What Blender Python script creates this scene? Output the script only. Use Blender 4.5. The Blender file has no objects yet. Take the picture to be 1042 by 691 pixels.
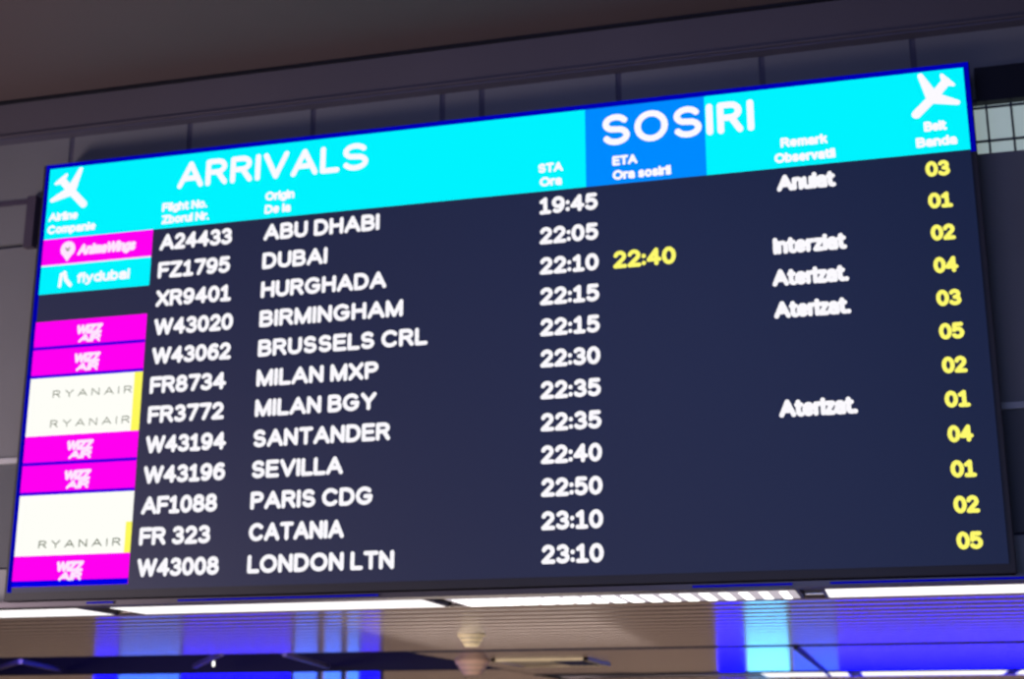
import bpy, math
from math import sin, cos, pi, radians

scn = bpy.context.scene
col = scn.collection
ZT = 6.6382          # top of the lit screen; floor is z = 0
SW, SH = 8.0, 3.834  # lit screen size
ROW1 = ZT - 0.8136   # centre height of first flight row
PITCH = 0.2589

# ------------------------------------------------------------------ materials
def srgb(r, g, b):
    def f(c):
        c /= 255.0
        return c / 12.92 if c <= 0.04045 else ((c + 0.055) / 1.055) ** 2.4
    return (f(r), f(g), f(b), 1.0)

def glow(name, rgb, strength=1.0):
    m = bpy.data.materials.new(name); m.use_nodes = True
    nt = m.node_tree; nt.nodes.clear()
    e = nt.nodes.new('ShaderNodeEmission'); o = nt.nodes.new('ShaderNodeOutputMaterial')
    e.inputs[0].default_value = srgb(*rgb); e.inputs[1].default_value = strength
    nt.links.new(e.outputs[0], o.inputs[0])
    return m

def surf(name, rgb, rough=0.6, metal=0.0, noise=0.06, scale=3.0, bump=0.0, emis=None, estr=0.0, spec=0.4, stretch=(1, 1, 1)):
    m = bpy.data.materials.new(name); m.use_nodes = True
    nt = m.node_tree; b = nt.nodes['Principled BSDF']
    b.inputs['Roughness'].default_value = rough
    b.inputs['Metallic'].default_value = metal
    b.inputs['Specular IOR Level'].default_value = spec
    c = srgb(*rgb)
    tc = nt.nodes.new('ShaderNodeTexCoord'); mp = nt.nodes.new('ShaderNodeMapping')
    mp.inputs['Scale'].default_value = stretch
    n = nt.nodes.new('ShaderNodeTexNoise'); n.inputs['Scale'].default_value = scale; n.inputs['Detail'].default_value = 4
    r = nt.nodes.new('ShaderNodeValToRGB')
    r.color_ramp.elements[0].position = 0.3; r.color_ramp.elements[1].position = 0.7
    r.color_ramp.elements[0].color = tuple(v * (1 - noise) for v in c[:3]) + (1,)
    r.color_ramp.elements[1].color = tuple(v * (1 + noise) for v in c[:3]) + (1,)
    nt.links.new(tc.outputs['Object'], mp.inputs[0]); nt.links.new(mp.outputs[0], n.inputs['Vector'])
    nt.links.new(n.outputs['Fac'], r.inputs[0]); nt.links.new(r.outputs[0], b.inputs['Base Color'])
    if bump:
        bp = nt.nodes.new('ShaderNodeBump'); bp.inputs['Strength'].default_value = bump; bp.inputs['Distance'].default_value = 0.01
        nt.links.new(n.outputs['Fac'], bp.inputs['Height']); nt.links.new(bp.outputs[0], b.inputs['Normal'])
    if emis:
        b.inputs['Emission Color'].default_value = srgb(*emis); b.inputs['Emission Strength'].default_value = estr
    return m

M = dict(
    cyan=glow('lit_cyan', (0, 243, 255)), azure=glow('lit_azure', (0, 138, 255)), magenta=glow('lit_magenta', (255, 0, 240)),
    white=glow('lit_white', (252, 250, 255)), yellow=glow('lit_yellow', (255, 250, 92)), amber=glow('lit_lemon', (255, 250, 110)),
    offwhite=glow('lit_cream_white', (255, 255, 248)), blue=glow('fringe_blue', (0, 0, 180)), tileblue=glow('lit_tile_blue', (70, 0, 225)),
    baseblue=glow('lit_deep_blue', (0, 0, 230)),
    pinkwhite=glow('lit_pink_white', (255, 228, 255)), ink=glow('lit_grey_ink', (112, 118, 100)),
    paintglow=glow('painted_blue_glow', (0, 0, 165)),  # painted blue glow for the screen's colour fringe and the lip reflections
    screen=surf('black_led_face', (56, 50, 60), 0.5, 0, 0.0, emis=(0, 22, 54), estr=1.0, spec=0.3),
    casing=surf('black_casing', (46, 44, 54), 0.55),
    wall=surf('painted_wall_panel', (120, 118, 122), 0.7, noise=0.04, scale=1.2),
    wall_dark=surf('darker_wall_panel', (92, 92, 98), 0.7, noise=0.04, scale=1.2),
    wall_low=surf('light_wall_panel', (150, 148, 150), 0.7, noise=0.04),
    groove=surf('dark_joint', (84, 80, 98), 0.8),
    rail=surf('pale_rail', (185, 182, 186), 0.5),
    beam=surf('bulkhead_paint', (92, 84, 92), 0.75, noise=0.05, scale=0.8),
    ceil=surf('ceiling_plaster', (92, 78, 80), 0.85, noise=0.05, scale=0.5),
    slat=surf('brushed_metal_slat', (160, 154, 156), 0.16, 1.0, noise=0.05, scale=2.0, stretch=(0.15, 6, 1)),
    lip=surf('satin_metal_edge', (96, 90, 98), 0.4, 0.6),
    strip=glow('strip_diffuser', (255, 250, 250), 1.3), dimstrip=glow('strip_diffuser_soft', (200, 190, 200), 1.0),
    led=glow('led_bead', (255, 253, 248), 2.2),
    frame=surf('painted_steel', (40, 40, 50), 0.5, 0.5), duct=surf('painted_duct', (74, 64, 82), 0.6),
    brace=surf('galvanised_brace', (140, 130, 160), 0.4, 0.7),
    void=surf('dark_void', (30, 28, 52), 0.7),
    cream=surf('cream_enamel', (236, 220, 180), 0.5), peach=surf('peach_enamel', (214, 178, 158), 0.5),
    glass=surf('frosted_glass', (190, 205, 195), 0.35, emis=(136, 150, 146), estr=1.0),
    bar=surf('window_bar', (60, 66, 76), 0.5),
    floor=surf('polished_floor', (150, 140, 130), 0.25, noise=0.1, scale=1.0),
    rear=surf('rear_wall_paint', (190, 170, 150), 0.8),
)

# ------------------------------------------------------------------ mesh helpers
class MB:
    def __init__(s): s.v, s.f = [], []
    def box(s, x0, y0, z0, x1, y1, z1):
        n = len(s.v)
        s.v += [(x0,y0,z0),(x1,y0,z0),(x1,y1,z0),(x0,y1,z0),(x0,y0,z1),(x1,y0,z1),(x1,y1,z1),(x0,y1,z1)]
        s.f += [tuple(n+i for i in q) for q in ((0,3,2,1),(4,5,6,7),(0,1,5,4),(1,2,6,5),(2,3,7,6),(3,0,4,7))]
        return s
    def poly(s, pts, y, d=0.0):
        """flat polygon in the board's plane given (x, z); d > 0 gives it thickness"""
        n = len(s.v); k = len(pts)
        s.v += [(p[0], y, p[1]) for p in pts]
        s.f.append(tuple(range(n, n+k)))
        if d:
            s.v += [(p[0], y + d, p[1]) for p in pts]
            s.f.append(tuple(range(n+2*k-1, n+k-1, -1)))
            for i in range(k):
                j = (i+1) % k
                s.f.append((n+i, n+k+i, n+k+j, n+j))
        return s
    def prism(s, a, b, w):
        """square bar from a to b"""
        import mathutils
        a, b = mathutils.Vector(a), mathutils.Vector(b); d = (b-a).normalized()
        u = d.cross(mathutils.Vector((0,0,1)));
        if u.length < 1e-3: u = mathutils.Vector((1,0,0))
        u.normalize(); t = d.cross(u); n = len(s.v)
        for p in (a, b):
            for i, j in ((-1,-1),(1,-1),(1,1),(-1,1)): s.v.append(tuple(p + u*w*i/2 + t*w*j/2))
        s.f += [tuple(n+i for i in q) for q in ((0,1,2,3),(7,6,5,4),(0,4,5,1),(1,5,6,2),(2,6,7,3),(3,7,4,0))]
        return s
    def lathe(s, prof, cx, cy, seg=32, cap=True):
        n = len(s.v); k = len(prof)
        for i in range(seg):
            a = 2*pi*i/seg
            for r, z in prof: s.v.append((cx + r*cos(a), cy + r*sin(a), z))
        for i in range(seg):
            j = (i+1) % seg
            for q in range(k-1): s.f.append((n+i*k+q, n+j*k+q, n+j*k+q+1, n+i*k+q+1))
        if cap:
            s.f.append(tuple(n+i*k for i in range(seg))[::-1]); s.f.append(tuple(n+i*k+k-1 for i in range(seg)))
        return s
    def build(s, name, mat, parent=None, bevel=0.0, smooth=False):
        me = bpy.data.meshes.new(name); me.from_pydata(s.v, [], s.f); me.update()
        o = bpy.data.objects.new(name, me); col.objects.link(o)
        me.materials.append(mat)
        if smooth:
            for p in me.polygons: p.use_smooth = True
        if parent is not None:
            o.parent = parent
            o.matrix_parent_inverse = parent_matrix(parent).inverted()
        if bevel:
            m = o.modifiers.new('bevel', 'BEVEL'); m.width = bevel; m.segments = 2; m.limit_method = 'ANGLE'
        return o

def parent_matrix(p):
    import mathutils
    return mathutils.Matrix.Translation(p.location) if p.type == 'EMPTY' else mathutils.Matrix.Identity(4)

def thing(name, label, cat, loc, group=None):
    o = bpy.data.objects.new(name, None); col.objects.link(o); o.location = loc
    o.empty_display_size = 0.1
    o['label'] = label; o['category'] = cat
    if group: o['group'] = group
    return o
def struct(o): o['kind'] = 'structure'; return o

# ------------------------------------------------------------------ stroke lettering
def arc(cx, cy, rx, ry, a0, a1, n=None):
    n = n or max(4, int(abs(a1-a0)/18))
    return [(cx + rx*cos(radians(a0+(a1-a0)*i/n)), cy + ry*sin(radians(a0+(a1-a0)*i/n))) for i in range(n+1)]
def ell(cx, cy, rx, ry): return arc(cx, cy, rx, ry, 0, 360, 22)
G = {
 'A': (.80, [[(0,0),(.4,1)],[(.4,1),(.8,0)],[(.14,.33),(.66,.33)]]),
 'B': (.62, [[(0,0),(0,1)],[(0,1)]+arc(.34,.765,.24,.235,90,-90)+[(0,.53)],[(0,.53)]+arc(.37,.265,.26,.265,90,-90)+[(0,0)]]),
 'C': (.76, [arc(.41,.5,.41,.5,42,318)]),
 'D': (.70, [[(0,0),(0,1)],[(0,1)]+arc(.30,.5,.40,.5,90,-90)+[(0,0)]]),
 'E': (.58, [[(0,0),(0,1)],[(0,1),(.58,1)],[(0,.52),(.53,.52)],[(0,0),(.6,0)]]),
 'F': (.55, [[(0,0),(0,1)],[(0,1),(.58,1)],[(0,.5),(.5,.5)]]),
 'G': (.80, [arc(.41,.5,.41,.5,45,322),[(.74,.19),(.78,.46)],[(.78,.46),(.46,.46)]]),
 'H': (.66, [[(0,0),(0,1)],[(.66,0),(.66,1)],[(0,.53),(.66,.53)]]),
 'I': (.0, [[(0,0),(0,1)]]),
 'L': (.5, [[(0,1),(0,0)],[(0,0),(.52,0)]]),
 'M': (.80, [[(0,0),(0,1)],[(0,1),(.4,0)],[(.4,0),(.8,1)],[(.8,1),(.8,0)]]),
 'N': (.66, [[(0,0),(0,1)],[(0,1),(.66,0)],[(.66,0),(.66,1)]]),
 'O': (.84, [ell(.42,.5,.42,.5)]),
 'P': (.58, [[(0,0),(0,1)],[(0,1)]+arc(.33,.74,.26,.26,90,-90)+[(0,.48)]]),
 'R': (.64, [[(0,0),(0,1)],[(0,1)]+arc(.35,.75,.26,.25,90,-90)+[(0,.5)],[(.36,.5),(.64,0)]]),
 'S': (.62, [arc(.31,.745,.27,.255,28,240)+arc(.32,.26,.29,.26,62,-155)]),
 'T': (.66, [[(0,1),(.66,1)],[(.33,1),(.33,0)]]),
 'U': (.64, [[(0,1)]+arc(.32,.33,.32,.33,180,360)+[(.64,1)]]),
 'V': (.76, [[(0,1),(.38,0)],[(.38,0),(.76,1)]]),
 'W': (1.1, [[(0,1),(.27,0)],[(.27,0),(.55,1)],[(.55,1),(.83,0)],[(.83,0),(1.1,1)]]),
 'X': (.68, [[(0,1),(.68,0)],[(0,0),(.68,1)]]),
 'Y': (.72, [[(0,1),(.36,.45)],[(.72,1),(.36,.45)],[(.36,.45),(.36,0)]]),
 'Z': (.62, [[(0,1),(.62,1)],[(.62,1),(0,0)],[(0,0),(.64,0)]]),
 '0': (.56, [ell(.28,.5,.28,.5)]),
 '1': (.50, [[(.03,.8),(.26,1)],[(.26,1),(.26,0)],[(.02,0),(.5,0)]]),
 '2': (.54, [arc(.27,.72,.25,.28,165,-38)+[(0,0)],[(0,0),(.56,0)]]),
 '3': (.54, [arc(.26,.755,.24,.245,150,-90),arc(.26,.255,.28,.255,90,-150)]),
 '4': (.60, [[(.44,0),(.44,1)],[(.44,1),(0,.3)],[(0,.3),(.62,.3)]]),
 '5': (.54, [[(.5,1),(.08,1)],[(.08,1),(.04,.54)],[(.04,.54)]+arc(.25,.32,.29,.32,125,-145)]),
 '6': (.56, [ell(.29,.31,.27,.31),arc(.34,.42,.33,.58,60,190)]),
 '7': (.54, [[(0,1),(.56,1)],[(.56,1),(.2,0)]]),
 '8': (.56, [ell(.28,.765,.23,.235),ell(.28,.265,.28,.265)]),
 '9': (.56, [ell(.27,.69,.27,.31),arc(.22,.58,.33,.58,10,-120)]),
 ':': (.0, [[(0,.08),(0,.1)],[(0,.6),(0,.62)]]),
 '.': (.0, [[(0,.0),(0,.02)]]),
 'a': (.46, [arc(.23,.5,.22,.23,155,0)+[(.46,0)],ell(.23,.2,.23,.2)]),
 'b': (.48, [[(0,0),(0,1)],ell(.24,.365,.24,.365)]),
 'c': (.44, [arc(.25,.365,.25,.365,45,315)]),
 'd': (.48, [[(.48,0),(.48,1)],ell(.24,.365,.24,.365)]),
 'e': (.50, [[(0,.38),(.5,.38)]+arc(.25,.365,.25,.365,0,310)]),
 'f': (.26, [[(.1,0),(.1,.8)]+arc(.28,.8,.18,.2,180,90),[(0,.72),(.28,.72)]]),
 'g': (.48, [ell(.24,.365,.24,.365),[(.48,.73),(.48,-.05)]+arc(.24,-.05,.24,.22,0,-140)]),
 'h': (.46, [[(0,0),(0,1)],arc(.23,.48,.23,.25,180,0)+[(.46,0)]]),
 'i': (.0, [[(0,0),(0,.73)],[(0,.98),(0,1)]]),
 'k': (.44, [[(0,0),(0,1)],[(0,.3),(.4,.73)],[(.14,.44),(.44,0)]]),
 'l': (.0, [[(0,0),(0,1)]]),
 'm': (.72, [[(0,0),(0,.73)],arc(.18,.52,.18,.21,180,0)+[(.36,0)],arc(.54,.52,.18,.21,180,0)+[(.72,0)]]),
 'n': (.44, [[(0,0),(0,.73)],arc(.22,.5,.22,.23,180,0)+[(.44,0)]]),
 'o': (.50, [ell(.25,.365,.25,.365)]),
 'p': (.48, [[(0,-.28),(0,.73)],ell(.24,.365,.24,.365)]),
 'r': (.24, [[(0,0),(0,.73)],arc(.24,.47,.24,.26,180,80)]),
 's': (.42, [arc(.21,.54,.18,.19,30,240)+arc(.21,.18,.2,.18,62,-155)]),
 't': (.28, [[(.1,.95),(.1,.18)]+arc(.27,.18,.17,.18,180,290),[(0,.73),(.28,.73)]]),
 'u': (.44, [[(0,.73),(0,.23)]+arc(.22,.23,.22,.23,180,360)+[(.44,.73)],[(.44,.3),(.44,0)]]),
 'v': (.46, [[(0,.73),(.23,0)],[(.23,0),(.46,.73)]]),
 'y': (.46, [[(0,.73),(.24,0)],[(.46,.73),(.2,-.12),(.1,-.26),(0,-.27)]]),
 'z': (.40, [[(0,.73),(.4,.73)],[(.4,.73),(0,0)],[(0,0),(.42,0)]]),
}
def lettering(mb, text, x0, x1, zc, cap, weight=0.17, y=-0.004, gap=0.36, slant=0.0, wide=1.0, thick=None):
    """strokes of a text fitted between x0 and x1 (outer edges), caps 'cap' high centred on zc"""
    x = 0; strokes = []
    for ch in text:
        if ch == ' ': x += 0.34; continue
        w, ss = G[ch]; wd = {'S': 1.28, 'O': 1.12}.get(ch, 1.0) if wide > 1 else 1.0
        for s in ss: strokes.append([(x + p[0]*wd + slant*p[1], p[1]) for p in s])
        x += w*wd + gap * (0.92 if ch in 'LTAVWYF' else 1.0)
    sw = (thick or weight*cap)
    xs = [p[0] for s in strokes for p in s]
    a, b = min(xs), max(xs)
    kx = (x1 - x0 - sw) / max(b - a, 1e-6); kz = cap - sw
    r = sw/2
    for s in strokes:
        P = [(x0 + r + (p[0]-a)*kx, zc - cap/2 + r + p[1]*kz) for p in s]
        ribbon(mb, P, r, y)
def ribbon(mb, P, r, y, r2=None):
    """a stroke with round ends as one closed outline strip"""
    n = len(P); closed = n > 4 and math.hypot(P[0][0]-P[-1][0], P[0][1]-P[-1][1]) < 1e-6
    nor = []
    for i in range(n):
        if closed: p, q = P[i-1] if i else P[-2], P[i+1] if i < n-1 else P[1]
        else: p, q = P[max(i-1,0)], P[min(i+1,n-1)]
        dx, dz = q[0]-p[0], q[1]-p[1]; L = math.hypot(dx, dz) or 1
        nor.append((-dz/L, dx/L))
    R = [r + ((r2 if r2 is not None else r) - r)*i/max(n-1,1) for i in range(n)]
    base = len(mb.v)
    for (px, pz), (nx, nz), rr in zip(P, nor, R):
        mb.v += [(px+nx*rr, y, pz+nz*rr), (px-nx*rr, y, pz-nz*rr)]
    for i in range(n-1):
        k = base + 2*i
        mb.f.append((k, k+1, k+3, k+2))
    if not closed:
        for end, sgn in ((0, 1), (n-1, -1)):
            a0 = math.atan2(nor[end][1], nor[end][0])
            if sgn < 0: a0 += pi
            rr = R[end]; c = P[end]; k = len(mb.v)
            ia, ib = (base+2*end, base+2*end+1) if sgn > 0 else (base+2*end+1, base+2*end)
            arcv = []
            for j in range(1, 6):
                a = a0 + pi*j/6
                mb.v.append((c[0]+rr*cos(a), y, c[1]+rr*sin(a))); arcv.append(k+j-1)
            mb.f.append(tuple([ia]+arcv+[ib]))

# ================================================================== THE BOARD
board = thing('arrivals_board', 'huge black airport arrivals screen with cyan header, mounted on the wall above the strip lights', 'arrivals screen', (4.0, 0.12, 2.735))
MB().box(-0.075, 0.004, 2.735, 8.05, 0.262, 6.69).build('casing', M['casing'], board, bevel=0.008)
MB().box(0, -0.004, ZT-SH, SW, 0.02, ZT).build('screen', M['screen'], board)
# thin glowing strips imitate the blue colour fringing around the lit picture
bt = 0.046
MB().box(-0.045, -0.002, ZT, SW+0.04, 0.012, ZT+bt).build('fringe_glow', M['blue'], board)['label'] = 'imitated deep blue colour fringe along the top edge'
MB().box(-0.045, -0.002, ZT-SH, 0, 0.012, ZT).build('fringe_glow', M['paintglow'], board)['label'] = 'imitated deep blue colour fringe down the left edge'
MB().box(SW, -0.002, ZT-0.70, SW+0.04, 0.012, ZT).build('fringe_glow', M['paintglow'], board)['label'] = 'short imitated deep blue colour fringe beside the header'

YF = -0.0045
HB = ZT - 0.684
hd = MB().box(0, -0.008, HB, 5.0, -0.004, ZT).box(5.985, -0.008, HB, SW, -0.004, ZT).build('header_band', M['cyan'], board)
hd['label'] = 'bright cyan header strip across the top'
hb = MB().box(5.0, -0.008, HB+0.0, 5.985, -0.004, ZT).build('header_block', M['azure'], board)
hb['label'] = 'azure blue block in the header'
def words(name, items, mat, parent, y=-0.0105, **kw):
    mb = MB()
    for (t, x0, x1, zc, cap) in items: lettering(mb, t, x0, x1, zc, cap, y=y, **kw)
    return mb.build(name, mat, parent)
words('title', [('ARRIVALS', 1.30, 3.10, 6.437, 0.252)], M['white'], hd, weight=0.20, gap=0.30, wide=1.2)
words('title', [('SOSIRI', 5.145, 6.38, 6.430, 0.275)], M['white'], hd, weight=0.20, gap=0.37, wide=1.2)

def caption(items, parent):
    for it in items: words('column_caption', [it], M['white'], parent, weight=0.27, gap=0.26)
caption([('Airline', 0.03, 0.33, 6.166, 0.084), ('Companie', 0.03, 0.52, 6.044, 0.084)], hd)
caption([('Flight No.', 1.167, 1.605, 6.150, 0.084), ('Zborul Nr.', 1.17, 1.63, 6.034, 0.084)], hd)
caption([('Origin', 2.156, 2.43, 6.155, 0.084), ('De la', 2.156, 2.40, 6.034, 0.084)], hd)
caption([('STA', 4.60, 4.81, 6.155, 0.084), ('Ora', 4.61, 4.80, 6.034, 0.084)], hd)
caption([('ETA', 5.221, 5.43, 6.155, 0.086), ('Ora sosirii', 5.221, 5.70, 6.030, 0.086)], hb)
caption([('Remark', 6.576, 6.942, 6.163, 0.084), ('Observatii', 6.523, 6.995, 6.035, 0.084)], hd)
caption([('Belt', 7.672, 7.844, 6.174, 0.084), ('Banda', 7.604, 7.91, 6.047, 0.084)], hd)

def plane_icon(nose, w1, w2, t1, t2, c, parent):
    mb = MB()
    mid = ((t1[0]+t2[0])/2, (t1[1]+t2[1])/2)
    tail = (c[0] + (mid[0]-c[0])*0.9, c[1] + (mid[1]-c[1])*0.9)
    ribbon(mb, [nose, c, tail], 0.036, -0.0100)
    for k, w in enumerate((w1, w2)):
        ribbon(mb, [c, w], 0.050, -0.0103 - 0.0003*k, 0.022)
    for k, t in enumerate((t1, t2)):
        ribbon(mb, [tail, t], 0.034, -0.0110 - 0.0003*k, 0.016)
    mb.build('plane_symbol', M['white'], parent)
plane_icon((0.375, 6.262), (0.318, 6.605), (0.05, 6.330), (0.175, 6.565), (0.075, 6.490), (0.235, 6.405), hd)
plane_icon((7.625, 6.285), (7.678, 6.605), (7.935, 6.350), (7.838, 6.590), (7.915, 6.503), (7.757, 6.410), hd)

def rz(i): return ROW1 - PITCH*i
def tile(i, mat, rows=1, label=None, top=0.0, bot=0.0):
    z1 = rz(i) + PITCH/2 - top; z0 = rz(i+rows-1) - PITCH/2 + bot
    o = MB().box(0.0, -0.008, z0, 1.09, -0.004, z1).build('airline_tile', M[mat], board)
    o['label'] = label
    return o
def wiz(i, t):
    z = rz(i) - 0.004
    words('logo', [('WIZZ', 0.418, 0.672, z+0.036, 0.088), ('AIR', 0.44, 0.66, z-0.046, 0.076)], M['pinkwhite'], t, weight=0.30, gap=0.2, slant=0.12)
def edge(i, mat, parent, h=0.03):
    z0 = rz(i) - PITCH/2
    MB().box(0.0, -0.0095, z0, 1.09, -0.0078, z0+h).build('lower_edge', M[mat], parent)

t = tile(0, 'magenta', label='magenta logo tile, topmost'); z = rz(0)
mb = MB(); ribbon(mb, [(0.256, z+0.02), (0.256, z+0.018)], 0.075, -0.0100)
mb.poly([(0.186, z-0.005), (0.256, z-0.098), (0.326, z-0.005)], -0.0103)
lg = mb.build('logo', M['pinkwhite'], t)
mb = MB(); lettering(mb, 'v', 0.232, 0.280, z+0.022, 0.05, y=-0.0110, weight=0.26); mb.build('mark', M['ink'], lg)
words('airline_name', [('AnimaWings', 0.355, 0.935, z+0.002, 0.105)], M['pinkwhite'], t, weight=0.27, gap=0.24, slant=0.2)
edge(0, 'pinkwhite', t, 0.012)
t = tile(1, 'cyan', label='cyan logo tile'); z = rz(1)
mb = MB(); ribbon(mb, [(0.205, z-0.065), (0.212, z+0.05), (0.245, z+0.055), (0.262, z+0.01)], 0.017, -0.0100)
ribbon(mb, [(0.245, z+0.055), (0.262, z-0.01), (0.31, z-0.062)], 0.020, -0.0103)
mb.build('logo', M['white'], t)
words('airline_name', [('flydubai', 0.372, 0.895, z-0.005, 0.10)], M['white'], t, weight=0.25, gap=0.24)
for i in (3, 4, 7, 8, 11):
    t = tile(i, 'magenta', label='magenta logo tile with white blotchy lettering')
    wiz(i, t)
    edge(i, 'tileblue' if i != 11 else 'baseblue', t, 0.028 if i != 11 else 0.05)
t = tile(5, 'offwhite', 2, 'white logo tile, two rows tall')
for zz in (4.507, 4.243): words('airline_name', [('RYANAIR', 0.235, 0.998, zz, 0.066)], M['ink'], t, thick=0.0085, gap=0.55)
MB().box(1.015, -0.0095, rz(6)-PITCH/2, 1.092, -0.0078, rz(5)+PITCH/2).build('edge_strip', M['yellow'], t)['label'] = 'yellow right-hand edge'
t = tile(9, 'offwhite', 2, 'white logo tile, two rows tall')
words('airline_name', [('RYANAIR', 0.225, 0.998, 3.200, 0.066)], M['ink'], t, thick=0.0105, gap=0.55)
MB().box(1.035, -0.0095, rz(10)-PITCH/2, 1.092, -0.0078, rz(10)+PITCH/2).build('edge_strip', M['yellow'], t)['label'] = 'yellow right-hand edge'

rows = [
 ('A24433', 1.859, 'ABU DHABI', 3.216, '19:45', 'Anulat', '03'),
 ('FZ1795', 1.855, 'DUBAI', 2.754, '22:05', None, '01'),
 ('XR9401', 1.879, 'HURGHADA', 3.29, '22:10', 'Interziat', '02'),
 ('W43020', 1.912, 'BIRMINGHAM', 3.442, '22:15', 'Aterizat.', '04'),
 ('W43062', 1.909, 'BRUSSELS CRL', 3.66, '22:15', 'Aterizat.', '03'),
 ('FR8734', 1.878, 'MILAN MXP', 3.24, '22:30', None, '05'),
 ('FR3772', 1.875, 'MILAN BGY', 3.23, '22:35', None, '02'),
 ('W43194', 1.908, 'SANTANDER', 3.355, '22:35', 'Aterizat.', '01'),
 ('W43196', 1.915, 'SEVILLA', 2.957, '22:40', None, '04'),
 ('AF1088', 1.859, 'PARIS CDG', 3.218, '22:50', None, '01'),
 ('FR 323', 1.813, 'CATANIA', 2.983, '23:10', None, '02'),
 ('W43008', 1.905, 'LONDON LTN', 3.413, '23:10', None, '05'),
]
for i, (fn, fx, ds, dx, tm, st, bl) in enumerate(rows):
    z = rz(i)
    words('flight_number', [(fn, 1.165, fx, z, 0.152)], M['white'], board, y=YF, weight=0.235, gap=0.27)
    words('origin_city', [(ds, 2.155, dx, z, 0.150)], M['white'], board, y=YF, weight=0.235, gap=0.30)
    words('scheduled_time', [(tm, 4.606, 5.094, z, 0.148)], M['white'], board, y=YF, weight=0.235, gap=0.29)
    if st:
        a, b = {'Anulat': (6.53, 6.985), 'Interziat': (6.475, 7.037), 'Aterizat.': (6.458, 7.036)}[st]
        words('flight_status', [(st, a, b, z, 0.138)], M['white'], board, y=YF, weight=0.27, gap=0.24)
    words('belt_number', [(bl, 7.658, 7.838, z, 0.128)], M['amber'], board, y=YF, weight=0.25, gap=0.26)['label'] = 'yellow belt number'
words('estimated_time', [('22:40', 5.211, 5.716, rz(2), 0.148)], M['amber'], board, y=YF, weight=0.235, gap=0.29)['label'] = 'yellow estimated time'

# ================================================================== THE BUILDING
X0, X1 = -15.0, 17.0
def panel_row(z0, z1, xs, mat, name, y=0.30, gap=0.03):
    mb = MB()
    for a, b in zip(xs[:-1], xs[1:]): mb.box(a+gap/2, y, z0, b-gap/2, y+0.06, z1)
    return struct(mb.build(name, mat))
xs_up = [0.0 + 1.22*k for k in range(-12, 4)] + [4.02 + 1.21*k for k in range(0, 12)]
panel_row(6.50, 7.13, xs_up, M['wall'], 'wall_upper', gap=0.05)
struct(MB().box(X0, 0.36, 2.79, X1, 0.55, 7.6).build('wall_back', M['groove']))
struct(MB().box(X0, 0.308, 6.47, X1, 0.36, 7.15).build('wall_backing', M['groove']))
struct(MB().box(X0, 0.30, 4.02, X1, 0.36, 6.03).build('wall_middle', M['wall']))
struct(MB().box(X0, 0.30, 3.06, X1, 0.36, 3.98).build('wall_lower', M['wall_dark']))
struct(MB().box(X0, 0.30, 2.765, X1, 0.36, 3.04).build('wall_base', M['wall_low']))
struct(MB().box(X0, 0.265, 3.975, X1, 0.36, 4.025).build('trim_1', M['rail']))
panel_row(6.07, 6.46, [X0, -0.33], M['wall'], 'wall_left_band', gap=0.0)
struct(MB().box(-0.37, 0.22, 6.00, -0.28, 0.36, 6.50).box(X0, 0.285, 6.455, -0.37, 0.36, 6.50).build('trim_2', M['duct']))
# clerestory window at the right of the board
win = struct(MB().box(7.98, 0.31, 6.03, 11.5, 0.34, 6.44).build('window_1', M['glass']))
mb = MB()
for k in range(20): mb.box(8.16+0.185*k, 0.285, 6.03, 8.175+0.185*k, 0.31, 6.44)
for zz in (6.125, 6.41): mb.box(7.98, 0.287, zz, 11.5, 0.312, zz+0.014)
fr = mb.build('window_frame', M['bar'], win)
panel_row(6.03, 6.44, [11.5, 13.0, 15.0, X1], M['wall'], 'wall_right_band')
struct(MB().box(8.10, 0.24, 6.45, X1, 0.36, 6.74).build('trim_3', M['frame']))

# bulkhead over the board, its lower lip, and the hall ceiling
struct(MB().box(X0, 0.21, 7.11, X1, 0.40, 7.56).build('beam_bulkhead', M['beam']))
struct(MB().box(X0, 0.19, 7.085, X1, 0.30, 7.105).build('trim_4', M['groove']))
struct(MB().box(X0, 0.18, 7.110, X1, 0.21, 7.128).build('trim_5', M['beam']))
struct(MB().box(X0, 0.17, 7.465, X1, 0.21, 7.485).build('trim_6', M['frame']))
struct(MB().box(X0, -16.0, 7.49, X1, 0.40, 7.62).build('ceiling', M['ceil']))
struct(MB().box(X0, -16.0, -0.10, X1, 21.0, 0.0).build('floor', M['floor']))

# ------------------------------------------------------------------ slatted metal soffit under the board
ZS = 2.68
def slats(x0, x1, y0, y1, pitch=0.40, sag=0.004, gap=0.0):
    """one continuous run of shallow curved slats, laid along x"""
    mb = MB(); y = y0
    while y < y1 - 0.05:
        w = min(pitch, y1 - y) - gap; k = len(mb.v); N = 8
        for i in range(N+1):
            t = i/N; zz = ZS + sag*(1 - (1-(2*t-1)**2))
            yy = y + w*t
            mb.v += [(x0, yy, zz), (x1, yy, zz)]
        for i in range(N): mb.f.append((k+2*i, k+2*i+2, k+2*i+3, k+2*i+1))
        mb.v += [(x0, y, ZS+0.04), (x1, y, ZS+0.04), (x0, y+w, ZS+0.04), (x1, y+w, ZS+0.04)]
        e = k + 2*(N+1)
        mb.f += [(k, k+1, e+1, e), (k+2*N, e+2, e+3, k+2*N+1)]
        y += pitch
    return mb
s1 = slats(X0, X1, 0.88, 6.66).build('ceiling_soffit', M['slat'], smooth=False); struct(s1)
s2 = slats(1.2, X1, 6.95, 13.4).build('ceiling_soffit', M['slat']); struct(s2)
s3 = slats(X0, 1.15, 11.6, 20.9).build('ceiling_soffit', M['slat']); struct(s3)
s4 = slats(1.2, X1, 15.35, 20.9).build('ceiling_soffit', M['slat']); struct(s4)
for s in (s1, s2, s3, s4):
    for p in s.data.polygons: p.use_smooth = True
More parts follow.
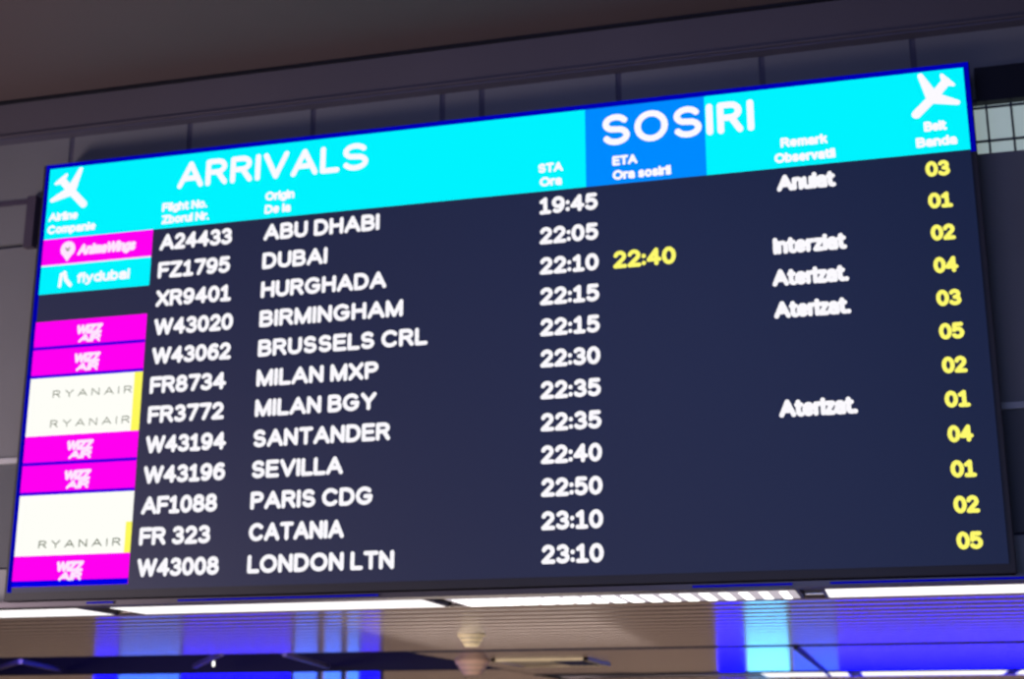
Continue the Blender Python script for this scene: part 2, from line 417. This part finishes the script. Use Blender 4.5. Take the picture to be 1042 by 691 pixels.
struct(MB().box(X0, 0.0, ZS, X1, 0.19, 2.722).build('trim_7', M['lip']))
struct(MB().box(X0, 0.19, ZS+0.05, X1, 0.87, 2.76).build('trim_8', M['lip']))
struct(MB().box(1.2, 13.45, ZS+0.05, X1, 15.35, 2.76).build('trim_9', M['lip']))
# beams in the dark joint and around the open void
struct(MB().box(1.2, 6.67, ZS+0.03, X1, 6.90, 2.80).box(1.2, 6.90, ZS-0.004, X1, 6.948, 2.80).build('beam_joint', M['void']))
mb = MB(); mb.box(X0, 6.67, 3.35, 1.2, 11.6, 3.45).box(X0, 6.66, ZS+0.01, 1.2, 6.70, 3.35).box(X0, 11.57, ZS+0.01, 1.2, 11.62, 3.35).box(1.16, 6.70, ZS+0.01, 1.2, 11.6, 3.35)
struct(mb.build('ceiling_void', M['void']))
struct(MB().box(5.98, 6.95, ZS-0.03, 6.03, 15.0, ZS+0.02).box(1.2, 13.36, ZS-0.02, X1, 13.44, ZS+0.02).build('trim_10', M['frame']))
struct(MB().box(X0, 20.9, 0, X1, 21.0, 2.9).build('wall_rear', M['rear']))

# ------------------------------------------------------------------ strip lights let into the soffit
def strip(x0, x1, y0, y1, label, mat, beads=0, group='white strip lights in the metal ceiling'):
    t = thing('strip_light', label, 'strip light', ((x0+x1)/2, (y0+y1)/2, ZS), group)
    MB().box(x0, y0, ZS, x1, y0+0.03, ZS+0.05).box(x0, y1-0.03, ZS, x1, y1, ZS+0.05)\
        .box(x0, y0, ZS, x0+0.03, y1, ZS+0.05).box(x1-0.03, y0, ZS, x1, y1, ZS+0.05).build('housing', M['lip'], t)
    MB().box(x0+0.03, y0+0.03, ZS-0.004, x1-0.03, y1-0.03, ZS+0.045).build('diffuser', mat, t)
    if beads:
        n, fade = beads
        for k in range(n):
            cx = x0 + 0.14 + (x1-x0-0.26)*k/(n-1); r = 0.066*(1 - fade*k/n) + 0.004
            MB().box(cx-r, y0+0.06, ZS-0.010, cx+r, y1-0.06, ZS-0.002).build('led', M['led'], t, bevel=0.004)
    return t
for n_, (a, b, lab, mt, bd) in enumerate([
    (-7.0, 0.52, 'white strip light in the soffit below the lower left corner of the screen', M['strip'], 0),
    (0.78, 3.60, 'white strip light in the soffit under the magenta and white tiles and city names', M['strip'], 0),
    (3.74, 6.52, 'white strip light with separate bright lamps showing, under the time column', M['dimstrip'], (18, 0.62)),
    (6.68, 11.5, 'evenly bright white strip light running under the yellow belt numbers', M['strip'], 0)]):
    strip(a, b, 0.19, 0.86, lab, mt, bd)
for a, b, lab in [(4.9, 6.35, 'short distant white strip light low in the view, left of two others'),
                  (6.52, 8.85, 'distant white strip light at the bottom edge under the light blue ceiling, middle of three'),
                  (9.0, 12.0, 'distant white strip light cut off by the lower right corner of the view')]:
    strip(a, b, 13.5, 15.3, lab, M['strip'], 0, 'distant white strip lights deeper in the ceiling')

# glowing bars painted in as blue reflections on the soffit edge
for a, b, lab in [(0.72, 0.98, 'short painted blue reflection under the screen near its lower left corner'),
                  (1.55, 3.3, 'painted blue reflection along the soffit edge under the city names'),
                  (5.75, 6.5, 'painted blue reflection along the soffit edge left of the gap in the white strips'),
                  (6.75, 9.6, 'long painted blue reflection along the soffit edge under the belt numbers')]:
    t = thing('lip_reflection', lab, 'light tube', ((a+b)/2, -0.016, 2.71), 'painted blue reflections on the soffit edge')
    MB().box(a, -0.010, 2.690, b, 0.0, 2.712).build('bar_backing', M['lip'], t)
    MB().box(a+0.01, -0.020, 2.694, b-0.01, -0.008, 2.708).build('sheen', M['paintglow'], t)

# ------------------------------------------------------------------ small things on the soffit
def can_lamp(label, x, y, r0, r1, h, mat):
    t = thing('ceiling_lamp', label, 'ceiling lamp', (x, y, ZS), 'flared ceiling lamps')
    MB().lathe([(r0, ZS), (r0, ZS-h*0.12), (r1, ZS-h)], x, y, 28).build('shade', mat, t, smooth=False)
    for k in (0.35, 0.68):
        r = r0 + (r1-r0)*(k-0.12)/0.88 + 0.003
        MB().lathe([(r, ZS-h*k), (r, ZS-h*k-0.005)], x, y, 28).build('ring', M['lip'], t)
    return t
can_lamp('small cream flared ceiling lamp hanging under the strip with separate lamps', 2.88, 3.95, 0.15, 0.07, 0.13, M['cream'])
can_lamp('peach flared ceiling lamp beside the cream air grille at the bottom edge', 1.42, 8.9, 0.24, 0.12, 0.20, M['peach'])
t = thing('air_grille', 'cream ceiling air grille with dark slots at its right end, low in the view', 'air grille', (1.9, 9.6, ZS))
mb = MB(); mb.box(1.75, 8.7, ZS-0.03, 3.1, 8.76, ZS).box(1.75, 10.3, ZS-0.03, 3.1, 10.36, ZS).box(1.75, 8.7, ZS-0.03, 1.81, 10.36, ZS).box(3.04, 8.7, ZS-0.03, 3.1, 10.36, ZS)
mb.build('frame', M['cream'], t)
MB().box(1.81, 8.76, ZS-0.015, 2.5, 10.3, ZS).build('plate', M['cream'], t)
for k in range(6):
    MB().box(2.53+0.088*k, 8.76, ZS-0.022, 2.575+0.088*k, 10.3, ZS-0.002).build('slot', M['frame'], t)
for a, b, lab in [
    ((-3.55, 10.3, 2.73), (-1.35, 6.75, 2.70), 'pale slanting metal brace in the dark ceiling void beside the tiny white light'),
    ((-0.75, 7.4, 2.72), (-1.75, 11.4, 2.76), 'metal brace slanting down right, nearest the lamps in the dark ceiling void'),
    ((-5.15, 8.0, 2.71), (-6.55, 11.3, 2.76), 'right arm of the inverted V of braces at the lower left corner'),
    ((-5.15, 8.0, 2.71), (-7.85, 11.2, 2.76), 'left arm of the inverted V of braces at the lower left corner')]:
    o = MB().prism(a, b, 0.06).build('roof_brace', M['brace'])
    o['label'] = lab; o['category'] = 'brace'; o['group'] = 'metal braces in the ceiling void'
o = MB().box(-3.19, 10.2, 2.72, -3.165, 10.225, 2.80).build('indicator_lamp', M['led']); o['label'] = 'tiny white point of light in the dark ceiling void'; o['category'] = 'lamp'
MB().box(-3.183, 10.207, 2.80, -3.172, 10.218, 3.35).build('stem', M['frame'], o)

# ================================================================== LIGHT
def area(name, loc, size, rgb, power, rot=(0,0,0), sy=None):
    l = bpy.data.lights.new(name, 'AREA'); l.shape = 'RECTANGLE'; l.size = size; l.size_y = sy or size
    l.color = rgb; l.energy = power
    o = bpy.data.objects.new(name, l); o.location = loc; o.rotation_euler = [radians(a) for a in rot]; col.objects.link(o)
    return o
# warm hall lamps up front and to the left, unseen blue fill added at the right
area('hall_lamp_warm', (-4.5, -5.0, 1.6), 2.0, (1.0, 0.84, 0.84), 460, (80, 0, -45))
area('cool_fill', (7.0, -12.0, 2.5), 4.0, (0.32, 0.46, 1.0), 170, (75, 0, 8))
area('hall_lamp_low', (3.5, -5.0, 0.6), 7.0, (1.0, 0.9, 0.88), 60, (120, 0, 0), 1.5)
area('rear_fill', (2.5, 5.0, 0.3), 3.0, (1.0, 0.85, 0.72), 120, (180, 0, 0), 4.0)  # unseen warm fill added to brighten the undersides of ceiling lamps and grille
area('void_fill', (-4.0, 7.2, 3.1), 8.0, (0.12, 0.08, 1.0), 90, (90, 0, 0), 0.4)  # unseen blue fill added to lift the black of the void
area('high_fill', (5.0, -7.0, 6.6), 4.0, (0.36, 0.42, 1.0), 70, (88, 0, 0), 1.0)  # unseen bluish fill added for the wall above the board
# warm downlights over the rear hall; they light the rear wall that the metal ceiling mirrors
for x in (-14, -10, -6, -2, 2, 6, 10, 14):
    area('rear_downlight', (x, 17.6, 2.5), 1.6, (1.0, 0.84, 0.77), 42, (62, 0, 0), 0.6)
# blue lights of the shop fronts in the rear hall (seen mirrored in the soffit)
SHOPS = [(-8.72, -8.19, (0.0, 0.0, 1.0), 5.0, 1.85, 2.60), (-8.15, -6.80, (0.04, 0.14, 1.0), 3.4, 1.85, 2.60),
         (-6.75, -4.40, (0.0, 0.0, 1.0), 5.5, 1.95, 2.60), (-4.33, -3.85, (0.05, 0.14, 1.0), 3.8, 1.75, 2.60),
         (-3.70, -3.35, (0.05, 0.16, 1.0), 3.8, 1.75, 2.60), (-3.22, -2.98, (0.05, 0.18, 1.0), 3.8, 1.75, 2.60),
         (-2.95, -2.55, (0.0, 0.0, 1.0), 4.0, 1.85, 2.60), (3.97, 4.45, (0.0, 0.0, 1.0), 6.5, 1.65, 2.60),
         (4.50, 5.25, (0.12, 0.50, 1.0), 4.8, 1.5, 2.60), (5.32, 6.10, (0.04, 0.10, 1.0), 3.0, 1.7, 2.60),
         (6.12, 12.0, (0.0, 0.0, 1.0), 6.5, 1.95, 2.60)]
YS = 16.0
for n_, (a, b, rgb, L, z0, z1) in enumerate(SHOPS):
    struct(MB().box(a, YS+0.03, z0, b, YS+0.25, 2.62).build('reflection_blocker', M['void']))  # unseen dark box added to block warm reflections behind each blue light
    A = (b-a)*(z1-z0)
    area('shop_light', ((a+b)/2, YS, (z0+z1)/2), b-a, rgb, L*A*pi, (90, 0, 180), z1-z0)
w = bpy.data.worlds.new('hall_air'); scn.world = w; w.use_nodes = True
bg = w.node_tree.nodes['Background']; bg.inputs[0].default_value = (0.55, 0.5, 0.62, 1); bg.inputs[1].default_value = 0.05

# ================================================================== CAMERA
import mathutils
cd = bpy.data.cameras.new('camera'); cam = bpy.data.objects.new('camera', cd); col.objects.link(cam); scn.camera = cam
cd.sensor_fit = 'HORIZONTAL'; cd.sensor_width = 36.0; cd.lens = 1458.7257/1042*36.0
cam.location = (4.5226*1.6, -6.701*1.6, 1.6)
cam.rotation_euler = (pi/2 + 0.27306, 0.0, 0.26104)
cd.clip_end = 200
cd.dof.use_dof = True; cd.dof.focus_distance = 6.0; cd.dof.aperture_fstop = 2.4
scn.view_settings.view_transform = 'Standard'; scn.view_settings.look = 'None'
scn.view_settings.exposure = 0.0; scn.view_settings.gamma = 1.0; scn.view_settings.use_curve_mapping = False
